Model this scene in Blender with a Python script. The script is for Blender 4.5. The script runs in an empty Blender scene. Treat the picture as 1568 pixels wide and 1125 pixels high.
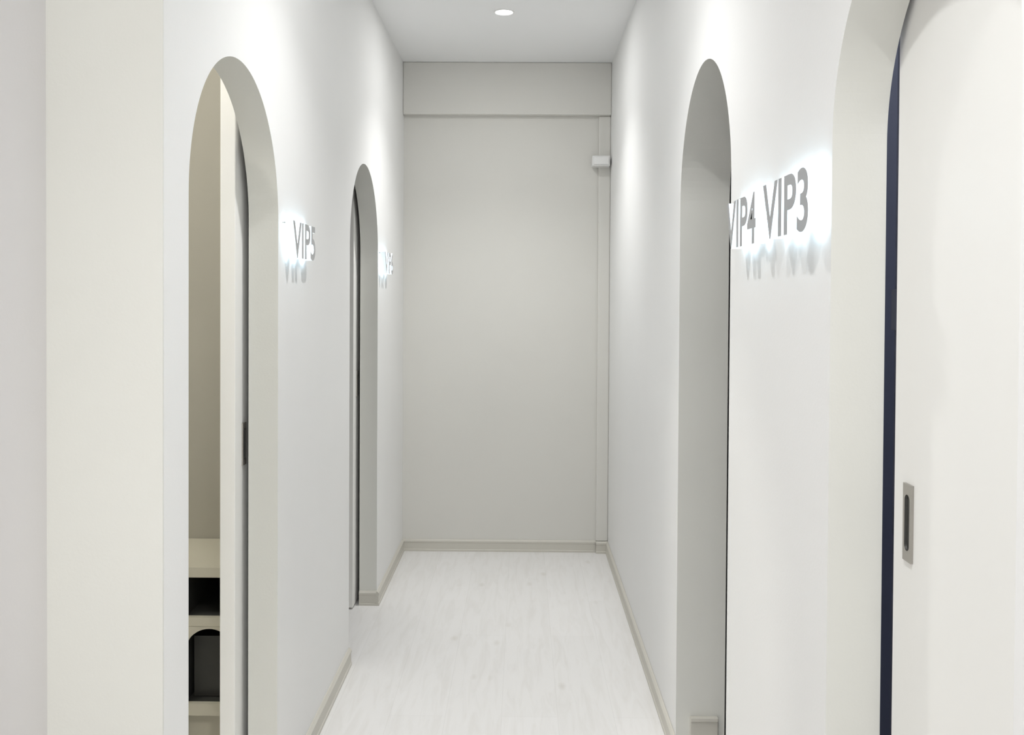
import bpy, bmesh, math
from mathutils import Matrix, Vector
S=bpy.context.scene
S.view_settings.view_transform='Standard'
S.view_settings.look='None'
S.view_settings.exposure=0.42
EYE=1.423; CEIL=2.70; F=1456.0
XL=-0.658; XR=0.484; XB=5.219
def zf(h): return EYE+h
# ---------------------------------------------------------------- materials
def new_mat(name,col,rough=0.6,metal=0.0,bump=0.0,bscale=200,var=0.0,emit=None,es=0):
    m=bpy.data.materials.new(name); m.use_nodes=True
    nt=m.node_tree; b=nt.nodes['Principled BSDF']
    b.inputs['Base Color'].default_value=(*col,1); b.inputs['Roughness'].default_value=rough
    b.inputs['Metallic'].default_value=metal
    tc=nt.nodes.new('ShaderNodeTexCoord')
    if var>0:
        n=nt.nodes.new('ShaderNodeTexNoise'); n.inputs['Scale'].default_value=2.5; n.inputs['Detail'].default_value=4
        r=nt.nodes.new('ShaderNodeValToRGB')
        r.color_ramp.elements[0].position=0.3; r.color_ramp.elements[1].position=0.7
        r.color_ramp.elements[0].color=(*[c*(1-var) for c in col],1)
        r.color_ramp.elements[1].color=(*[min(1,c*(1+var)) for c in col],1)
        nt.links.new(tc.outputs['Object'],n.inputs['Vector']); nt.links.new(n.outputs['Fac'],r.inputs['Fac'])
        nt.links.new(r.outputs['Color'],b.inputs['Base Color'])
    if bump>0:
        n2=nt.nodes.new('ShaderNodeTexNoise'); n2.inputs['Scale'].default_value=bscale; n2.inputs['Detail'].default_value=3
        bp=nt.nodes.new('ShaderNodeBump'); bp.inputs['Strength'].default_value=bump; bp.inputs['Distance'].default_value=0.001
        nt.links.new(tc.outputs['Object'],n2.inputs['Vector']); nt.links.new(n2.outputs['Fac'],bp.inputs['Height'])
        nt.links.new(bp.outputs['Normal'],b.inputs['Normal'])
    if emit:
        b.inputs['Emission Color'].default_value=(*emit,1); b.inputs['Emission Strength'].default_value=es
    return m
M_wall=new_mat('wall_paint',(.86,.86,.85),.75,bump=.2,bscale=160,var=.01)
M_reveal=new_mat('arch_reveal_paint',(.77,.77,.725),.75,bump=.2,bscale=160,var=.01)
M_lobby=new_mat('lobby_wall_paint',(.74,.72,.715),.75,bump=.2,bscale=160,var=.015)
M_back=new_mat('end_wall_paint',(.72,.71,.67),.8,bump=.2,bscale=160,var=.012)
M_ceil=new_mat('ceiling_paint',(.91,.915,.915),.85,bump=.1)
M_cream=new_mat('cream_paint',(.83,.825,.77),.75,bump=.2,bscale=160,var=.01)
M_olive=new_mat('room_wall_paint',(.42,.40,.34),.8,bump=.2,var=.02)
M_navy=new_mat('navy_paint',(.065,.075,.115),.6,bump=.1)
M_strike=new_mat('strike_plate_metal',(.10,.11,.15),.5,metal=.3)
M_door=new_mat('door_laminate',(.92,.915,.885),.5,bump=.05,bscale=90)
M_base=new_mat('skirting_vinyl',(.62,.60,.54),.5,bump=.1)
M_white=new_mat('white_plastic',(.85,.85,.84),.4)
M_steel=new_mat('brushed_steel',(.45,.43,.40),.35,metal=.9,bump=.1,bscale=400)
M_dark=new_mat('dark_recess',(.05,.05,.045),.5)
M_cab=new_mat('cabinet_laminate',(.58,.55,.45),.5,var=.04)
M_sfront=new_mat('sign_face_steel',(.58,.59,.62),.3,metal=.9)
M_sside=new_mat('sign_side_acrylic',(.80,.83,.85),.35,emit=(.80,.93,1),es=.42)
M_sback=new_mat('sign_led_back',(.9,.95,1),.5,emit=(.60,.84,1),es=8.5)
M_lamp=new_mat('lamp_glass',(1,1,1),.5,emit=(1,.99,.97),es=12)
def floor_mat():
    m=bpy.data.materials.new('bleached_oak_floor'); m.use_nodes=True; nt=m.node_tree; b=nt.nodes['Principled BSDF']
    L=nt.links.new; N=nt.nodes.new
    tc=N('ShaderNodeTexCoord'); mp=N('ShaderNodeMapping'); mp.inputs['Rotation'].default_value=(0,0,math.pi/2)
    mp.inputs['Location'].default_value=(0.3,0.06,0)
    L(tc.outputs['Object'],mp.inputs['Vector'])
    br=N('ShaderNodeTexBrick'); br.inputs['Scale'].default_value=1; br.inputs['Brick Width'].default_value=1.22
    br.inputs['Row Height'].default_value=.19; br.inputs['Mortar Size'].default_value=.0010; br.inputs['Bias'].default_value=0
    br.inputs['Color1'].default_value=(.855,.845,.835,1); br.inputs['Color2'].default_value=(.835,.825,.812,1); br.inputs['Mortar'].default_value=(.78,.77,.755,1)
    br.offset=.37
    L(mp.outputs['Vector'],br.inputs['Vector'])
    m2=N('ShaderNodeMapping'); m2.inputs['Scale'].default_value=(14,1.6,1); L(tc.outputs['Object'],m2.inputs['Vector'])
    n=N('ShaderNodeTexNoise'); n.inputs['Scale'].default_value=2.2; n.inputs['Detail'].default_value=7; n.inputs['Roughness'].default_value=.6; n.inputs['Distortion'].default_value=.8
    L(m2.outputs['Vector'],n.inputs['Vector'])
    r=N('ShaderNodeValToRGB'); r.color_ramp.elements[0].position=.32; r.color_ramp.elements[0].color=(.945,.94,.93,1)
    r.color_ramp.elements[1].position=.55; r.color_ramp.elements[1].color=(1,1,1,1)
    L(n.outputs['Fac'],r.inputs['Fac'])
    m3=N('ShaderNodeMapping'); m3.inputs['Scale'].default_value=(9,4,1); L(tc.outputs['Object'],m3.inputs['Vector'])
    v=N('ShaderNodeTexVoronoi'); v.inputs['Scale'].default_value=.8; L(m3.outputs['Vector'],v.inputs['Vector'])
    r2=N('ShaderNodeValToRGB'); r2.color_ramp.elements[0].position=.03; r2.color_ramp.elements[0].color=(.90,.89,.87,1)
    r2.color_ramp.elements[1].position=.13; r2.color_ramp.elements[1].color=(1,1,1,1); L(v.outputs['Distance'],r2.inputs['Fac'])
    mx=N('ShaderNodeMixRGB'); mx.blend_type='MULTIPLY'; mx.inputs[0].default_value=1
    L(br.outputs['Color'],mx.inputs[1]); L(r.outputs['Color'],mx.inputs[2])
    mx2=N('ShaderNodeMixRGB'); mx2.blend_type='MULTIPLY'; mx2.inputs[0].default_value=1
    L(mx.outputs[0],mx2.inputs[1]); L(r2.outputs['Color'],mx2.inputs[2]); L(mx2.outputs[0],b.inputs['Base Color'])
    b.inputs['Roughness'].default_value=.42; b.inputs['Specular IOR Level'].default_value=.4
    bp=N('ShaderNodeBump'); bp.inputs['Strength'].default_value=.06; bp.inputs['Distance'].default_value=.001
    L(n.outputs['Fac'],bp.inputs['Height']); L(bp.outputs['Normal'],b.inputs['Normal'])
    return m
M_floor=floor_mat()
# ---------------------------------------------------------------- mesh helpers
class MB:
    def __init__(s): s.bm=bmesh.new(); s.mats=[]
    def mi(s,m):
        if m not in s.mats: s.mats.append(m)
        return s.mats.index(m)
    def box(s,x0,x1,y0,y1,z0,z1,m):
        k=s.mi(m); v=[s.bm.verts.new((x,y,z)) for x in (x0,x1) for y in (y0,y1) for z in (z0,z1)]
        for f in ((0,1,3,2),(4,6,7,5),(0,4,5,1),(2,3,7,6),(0,2,6,4),(1,5,7,3)):
            fc=s.bm.faces.new([v[i] for i in f]); fc.material_index=k
    def prism(s,pts,a,b,m,axis='X',side=None,side_from=0):
        k=s.mi(m); k2=s.mi(side) if side else k
        P=(lambda p,t:(t,p[0],p[1])) if axis=='X' else (lambda p,t:(p[0],t,p[1]))
        A=[s.bm.verts.new(P(p,a)) for p in pts]; B=[s.bm.verts.new(P(p,b)) for p in pts]
        n=len(pts)
        for f in (s.bm.faces.new(A),s.bm.faces.new(B[::-1])): f.material_index=k
        for i in range(n):
            f=s.bm.faces.new([A[i],B[i],B[(i+1)%n],A[(i+1)%n]]); f.material_index=k2 if (side and side_from<=i<n-1) else k
    def done(s,name,bevel=0,parent=None,seg=2):
        bmesh.ops.recalc_face_normals(s.bm,faces=s.bm.faces)
        bmesh.ops.triangulate(s.bm,faces=[f for f in s.bm.faces if len(f.verts)>4])
        me=bpy.data.meshes.new(name); s.bm.to_mesh(me); s.bm.free()
        for m in s.mats: me.materials.append(m)
        o=bpy.data.objects.new(name,me); S.collection.objects.link(o)
        if bevel:
            d=o.modifiers.new('bevel','BEVEL'); d.width=bevel; d.segments=seg; d.limit_method='ANGLE'; d.angle_limit=math.radians(40)
        if parent: o.parent=parent
        return o
def arch_poly(y0,y1,a,b,spring,z0=0,z1=CEIL,n=56):
    r=(b-a)/2; c=(a+b)/2
    p=[(y0,z0),(y0,z1),(y1,z1),(y1,z0),(b,z0),(b,spring)]
    for i in range(1,n): 
        t=math.pi*i/n; p.append((c+r*math.cos(t),spring+r*math.sin(t)))
    p+= [(a,spring),(a,z0)]
    return p
# ---------------------------------------------------------------- room shell
A1=(1.871,2.561,zf(.198)); A2=(3.63,4.335,zf(.193))
A3=(.93,1.496,zf(.240));   A4=(2.216,2.924,zf(.275))
TL=.08; TR3=.085; TR4=.15
w=MB()
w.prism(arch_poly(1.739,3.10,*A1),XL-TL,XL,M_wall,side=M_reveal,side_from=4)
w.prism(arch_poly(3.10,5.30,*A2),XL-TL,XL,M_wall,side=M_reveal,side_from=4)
w.done('wall_left')
w=MB()
w.box(-.95,XL,1.735,1.7395,0,CEIL,M_cream)
w.box(-.95,XL-TL-.001,1.7395,1.80,0,CEIL,M_cream)
w.done('wall_left_return')
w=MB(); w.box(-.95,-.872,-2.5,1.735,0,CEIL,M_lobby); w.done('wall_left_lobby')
w=MB()
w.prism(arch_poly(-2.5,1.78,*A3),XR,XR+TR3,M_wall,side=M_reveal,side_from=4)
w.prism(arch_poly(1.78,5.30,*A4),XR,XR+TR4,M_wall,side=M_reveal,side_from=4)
w.done('wall_right')
w=MB()
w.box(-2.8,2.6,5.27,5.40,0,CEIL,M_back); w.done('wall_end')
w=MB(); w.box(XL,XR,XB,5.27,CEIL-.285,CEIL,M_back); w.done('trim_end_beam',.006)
w=MB(); w.box(-2.9,2.7,-2.5,5.4,-.08,0,M_floor); w.done('floor')
w=MB(); w.box(-2.9,2.7,-2.5,5.4,CEIL,CEIL+.1,M_ceil); w.done('ceiling')
w=MB(); w.box(-2.8,-2.7,.6,5.27,0,CEIL,M_olive); w.done('wall_room_left')
w=MB(); w.box(-2.7,XL-TL,3.22,3.30,0,CEIL,M_olive); w.box(-2.7,-.95,.6,.7,0,CEIL,M_olive); w.done('wall_partition_left')
w=MB(); w.box(2.5,2.6,.4,5.27,0,CEIL,M_navy); w.box(XR+TR3+.07,2.5,1.95,2.05,0,CEIL,M_navy); w.box(XR+TR3,2.5,.3,.4,0,CEIL,M_navy)
w.done('wall_partition_right')
w=MB(); w.box(.418,.484,5.250,5.27,0.065,CEIL-.285,M_back); casing=w.done('trim_pipe_casing',.007,seg=3)
w=MB(); w.box(.378,.474,5.17,5.250,zf(.708),zf(.762),M_white); w.box(.384,.468,5.163,5.17,zf(.714),zf(.756),M_white); w.done('junction_box',.003,parent=casing)
# ---------------------------------------------------------------- skirting
def skirt(mb,p0,p1,nrm):
    prof=[(0,0),(.013,0),(.013,.010),(.010,.013),(.010,.046),(.012,.050),(.012,.058),(.004,.066),(0,.066)]
    k=mb.mi(M_base); A=[];B=[]
    for d,z in prof:
        A.append(mb.bm.verts.new((p0[0]+nrm[0]*d,p0[1]+nrm[1]*d,z))); B.append(mb.bm.verts.new((p1[0]+nrm[0]*d,p1[1]+nrm[1]*d,z)))
    n=len(prof); mb.bm.faces.new(A); mb.bm.faces.new(B[::-1])
    for i in range(n): mb.bm.faces.new([A[i],B[i],B[(i+1)%n],A[(i+1)%n]])
w=MB()
skirt(w,(XL,A2[1]-.013),(XL,5.27),(1,0)); skirt(w,(XL,A1[1]-.013),(XL,A2[0]),(1,0)); skirt(w,(XL,1.739),(XL,A1[0]),(1,0))
skirt(w,(XL-TL,A2[1]),(XL,A2[1]),(0,-1)); skirt(w,(XL-TL,A1[1]),(XL,A1[1]),(0,-1))
skirt(w,(-.872,1.735),(XL,1.735),(0,-1)); skirt(w,(-.872,-2.4),(-.872,1.735),(1,0))
w.done('baseboard_left')
w=MB()
skirt(w,(XR,A4[1]),(XR,5.27),(-1,0)); skirt(w,(XR,A3[1]),(XR,A4[0]),(-1,0)); skirt(w,(XR,-2.4),(XR,A3[0]),(-1,0))
w.box(.527,.612,A4[1]-.012,A4[1],0,.116,M_base); w.box(.527,.612,A4[1]-.018,A4[1],.116,.128,M_base)
w.done('baseboard_right',.002)
w=MB(); skirt(w,(XL,5.27),(.418,5.27),(0,-1)); skirt(w,(.418,5.250),(XR,5.250),(0,-1)); w.done('baseboard_end')
# ---------------------------------------------------------------- sliding doors with flush pulls
def flush_pull(parent,x,yc,zc,sx,wd=.037,ht=.115):
    bm=bmesh.new(); n=48; r=wd*.24; hh=ht*.5-wd*.42
    inner=[]
    for i in range(n):
        t=2*math.pi*i/n; c,s_=math.cos(t),math.sin(t)
        inner.append((r*c,(hh-r)*(1 if s_>=0 else -1)+r*s_))
    outer=[]
    for (u,v) in inner:
        k=min((wd/2)/max(abs(u),1e-6),(ht/2)/max(abs(v),1e-6)); outer.append((u*k,v*k))
    def V(u,v,d): return bm.verts.new((x+sx*d,yc+u,zc+v))
    R0=[V(u,v,0) for u,v in outer]; R1=[V(u,v,.004) for u,v in outer]; R2=[V(u,v,.004) for u,v in inner]; R3=[V(u*.9,v*.97,.0005) for u,v in inner]
    def ring(a,b,mi):
        for i in range(n):
            f=bm.faces.new([a[i],a[(i+1)%n],b[(i+1)%n],b[i]]); f.material_index=mi
    ring(R0,R1,0); ring(R1,R2,0); ring(R2,R3,1); f=bm.faces.new(R3); f.material_index=1
    bmesh.ops.recalc_face_normals(bm,faces=bm.faces)
    me=bpy.data.meshes.new('flush_pull'); bm.to_mesh(me); bm.free(); me.materials.append(M_steel); me.materials.append(M_dark)
    o=bpy.data.objects.new('flush_pull',me); S.collection.objects.link(o); o.parent=parent
def door(name,x0,x1,y0,y1,pull=None):
    w=MB(); w.box(x0,x1,y0,y1,.008,2.12,M_door)
    w.box(x0+.01,x1-.01,y0+.05,y1-.05,0,.01,M_steel)
    w.box(x0+.01,x1-.01,y0+.05,y1-.05,2.11,2.15,M_steel)
    o=w.done(name,.002)
    if pull: flush_pull(o,*pull)
    return o
door('door_1',-.796,-.756,2.500,3.21,(-.756,2.575,zf(-.407),1))
door('door_2',-.796,-.756,4.270,4.97,(-.756,4.36,zf(-.407),1))
door('door_3',.578,.618,.62,1.474,(.578,1.414,zf(-.334),-1))
door('door_4',.66,.70,2.95,3.65,(.66,3.0,zf(-.37),-1))
w=MB(); w.box(.640,.70,1.60,1.64,0,2.1,M_navy); w.box(.634,.640,1.60,1.64,zf(-.055),zf(.015),M_strike); w.done('door_frame_navy',.002)
# ---------------------------------------------------------------- cabinet in left room
w=MB()
cx0,cx1,cy0,cy1=-1.55,-.86,2.87,3.215
w.box(cx0,cx1,cy0,cy1,.56,.59,M_cab)
w.box(cx0,cx1,cy1-.015,cy1,.02,.56,M_dark)
for (za,zb) in ((.41,.437),(.136,.172)):
    w.box(cx0+.01,cx1-.01,cy0+.001,cy0+.02,za,zb,M_cab); w.box(cx0+.01,cx1-.01,cy0+.02,cy1-.015,za,zb-.002,M_dark)
w.box(cx0+.02,cx1-.02,cy0+.03,cy1-.015,0,.136,M_cab)
ncol=4; cw=(cx1-cx0)/ncol
for i in range(ncol+1):
    x=cx0+cw*i; x=min(max(x,cx0+.008),cx1-.008); w.box(x-.008,x+.008,cy0+.012,cy1-.015,0,.56,M_dark)
for i in range(ncol):
    a=cx0+cw*i; b=a+cw
    w.prism([(a,.173),(a,.409),(b,.409),(b,.173),(b-.010,.173),(b-.010,.325)]+
            [((a+b)/2+(cw/2-.010)*math.cos(math.pi*k/24),.325+.078*math.sin(math.pi*k/24)) for k in range(1,24)]+
            [(a+.010,.325),(a+.010,.173)],cy0,cy0+.012,M_cab,'Y')
    w.box(a+.02,b-.02,cy0+.06,cy1-.03,.172,.36,M_dark)
w.done('storage_cabinet',.0)
# ---------------------------------------------------------------- halo-lit signs
def sign(txt,side,ynear_left,ywidth,zc,h=.102):
    cu=bpy.data.curves.new('t','FONT'); cu.body=txt; cu.size=1; cu.offset=.022; cu.extrude=.5; cu.resolution_u=6
    to=bpy.data.objects.new('t',cu); S.collection.objects.link(to); bpy.context.view_layer.update()
    me=bpy.data.meshes.new_from_object(to.evaluated_get(bpy.context.evaluated_depsgraph_get()))
    bpy.data.objects.remove(to)
    xs=[v.co.x for v in me.vertices]; ys=[v.co.y for v in me.vertices]; x0,x1,y0,y1=min(xs),max(xs),min(ys),max(ys)
    sx=ywidth/(x1-x0); sy=h/(y1-y0); body=.022; gap=.010
    for v in me.vertices:
        v.co=Vector(((v.co.x-x0)*sx,(v.co.y-(y0+y1)/2)*sy,(v.co.z+.5)*body+gap))
    me.update()
    me.materials.clear()
    for m in (M_sfront,M_sside,M_sback,M_steel): me.materials.append(m)
    for p in me.polygons:
        p.use_smooth=False
        p.material_index=0 if p.center.z>gap+body*.95 and abs(p.normal.z)>.9 else (2 if p.center.z<gap+body*.05 and abs(p.normal.z)>.9 else 1)
    bm=bmesh.new(); bm.from_mesh(me)
    seen=set(); comps=[]
    bmesh.ops.remove_doubles(bm,verts=bm.verts,dist=1e-6); bm.verts.ensure_lookup_table()
    for v in bm.verts:
        if v in seen: continue
        st=[v]; comp=[]; seen.add(v)
        while st:
            q=st.pop(); comp.append(q.co.copy())
            for e in q.link_edges:
                o=e.other_vert(q)
                if o not in seen: seen.add(o); st.append(o)
        comps.append(comp)
    for comp in comps:
        c=max(comp,key=lambda q:q.y*.3-q.x) 
        cx,cy=c.x+.006,c.y-.006
        r=.0022; vs=[[bm.verts.new((cx+r*math.cos(t*math.pi/4),cy+r*math.sin(t*math.pi/4),z)) for t in range(8)] for z in (0,gap+.002)]
        for i in range(8):
            f=bm.faces.new([vs[0][i],vs[0][(i+1)%8],vs[1][(i+1)%8],vs[1][i]]); f.material_index=3
    bm.to_mesh(me); bm.free()
    o=bpy.data.objects.new('vip_room_sign',me); S.collection.objects.link(o)
    if side=='L': M=Matrix(((0,0,1,XL),(1,0,0,ynear_left),(0,1,0,zc),(0,0,0,1)))
    else: M=Matrix(((0,0,-1,XR),(-1,0,0,ynear_left),(0,1,0,zc),(0,0,0,1)))
    o.matrix_world=M
    return o
sign('VIP5','L',2.595,.28,zf(.152)); sign('VIP6','L',4.34,.27,zf(.15))
sign('VIP4','R',2.112,.262,zf(.155)); sign('VIP3','R',1.795,.283,zf(.158),.104)
# ---------------------------------------------------------------- downlights
def downlight(x,y,power=95,wide=22):
    e=bpy.data.objects.new('downlight',None); S.collection.objects.link(e); e.location=(x,y,CEIL)
    bm=bmesh.new(); n=48
    prof=[(.047,0),(.046,-.003),(.041,-.004),(.038,-.002),(.036,.0)]
    rings=[[bm.verts.new((r*math.cos(2*math.pi*i/n),r*math.sin(2*math.pi*i/n),z)) for i in range(n)] for r,z in prof]
    for a,b in zip(rings,rings[1:]):
        for i in range(n): bm.faces.new([a[i],a[(i+1)%n],b[(i+1)%n],b[i]])
    bmesh.ops.recalc_face_normals(bm,faces=bm.faces)
    me=bpy.data.meshes.new('trim_ring'); bm.to_mesh(me); bm.free(); me.materials.append(M_white)
    o=bpy.data.objects.new('trim_ring',me); S.collection.objects.link(o); o.parent=e
    bm=bmesh.new(); bmesh.ops.create_circle(bm,cap_ends=True,radius=.0385,segments=48)
    for v in bm.verts: v.co.z=-.0015
    me=bpy.data.meshes.new('lens'); bm.to_mesh(me); bm.free(); me.materials.append(M_lamp)
    o=bpy.data.objects.new('lens',me); S.collection.objects.link(o); o.parent=e
    l=bpy.data.lights.new('lamp','SPOT'); l.energy=power; l.spot_size=math.radians(114); l.spot_blend=.9; l.shadow_soft_size=.04; l.color=(1,1,.993)
    lo=bpy.data.objects.new('lamp',l); S.collection.objects.link(lo); lo.parent=e; lo.location=(0,0,-.006)
    l=bpy.data.lights.new('lamp_spill','AREA'); l.shape='DISK'; l.size=.075; l.energy=wide; l.color=(1,1,.993)
    lo=bpy.data.objects.new('lamp_spill',l); S.collection.objects.link(lo); lo.parent=e; lo.location=(0,0,-.007)
downlight(-.088,4.30,50,3.3); downlight(-.088,2.44,43,3.2); downlight(-.088,.70,53,5.0); downlight(-.088,-1.04,53,4.5)
def room_fill(n,x,y,p,c):  # bare point light added to brighten a side room, no fixture behind it
    l=bpy.data.lights.new(n,'POINT'); l.energy=p; l.color=c; l.shadow_soft_size=.1
    o=bpy.data.objects.new(n,l); S.collection.objects.link(o); o.location=(x,y,2.45)
room_fill('room_fill_light',-1.7,2.0,24,(1,.98,.92))  # unseen fill added to lift the olive room
room_fill('room_fill_light',1.5,1.2,22,(.95,.95,1))  # unseen fill added so the navy gap reads
W=bpy.data.worlds.new('World'); S.world=W; W.use_nodes=True
W.node_tree.nodes['Background'].inputs[0].default_value=(.97,.98,1,1); W.node_tree.nodes['Background'].inputs[1].default_value=1.0
# ---------------------------------------------------------------- camera
cam=bpy.data.cameras.new('camera'); co=bpy.data.objects.new('camera',cam); S.collection.objects.link(co)
cam.sensor_width=36; cam.lens=36*F/1568; cam.clip_start=.02
cam.shift_y=-86/1568
co.matrix_world=Matrix.Translation((0,0,EYE))@Matrix.Rotation(math.radians(.59),4,'Z')@Matrix.Rotation(math.radians(90-.94),4,'X')@Matrix.Rotation(math.radians(.34),4,'Z')
S.camera=co
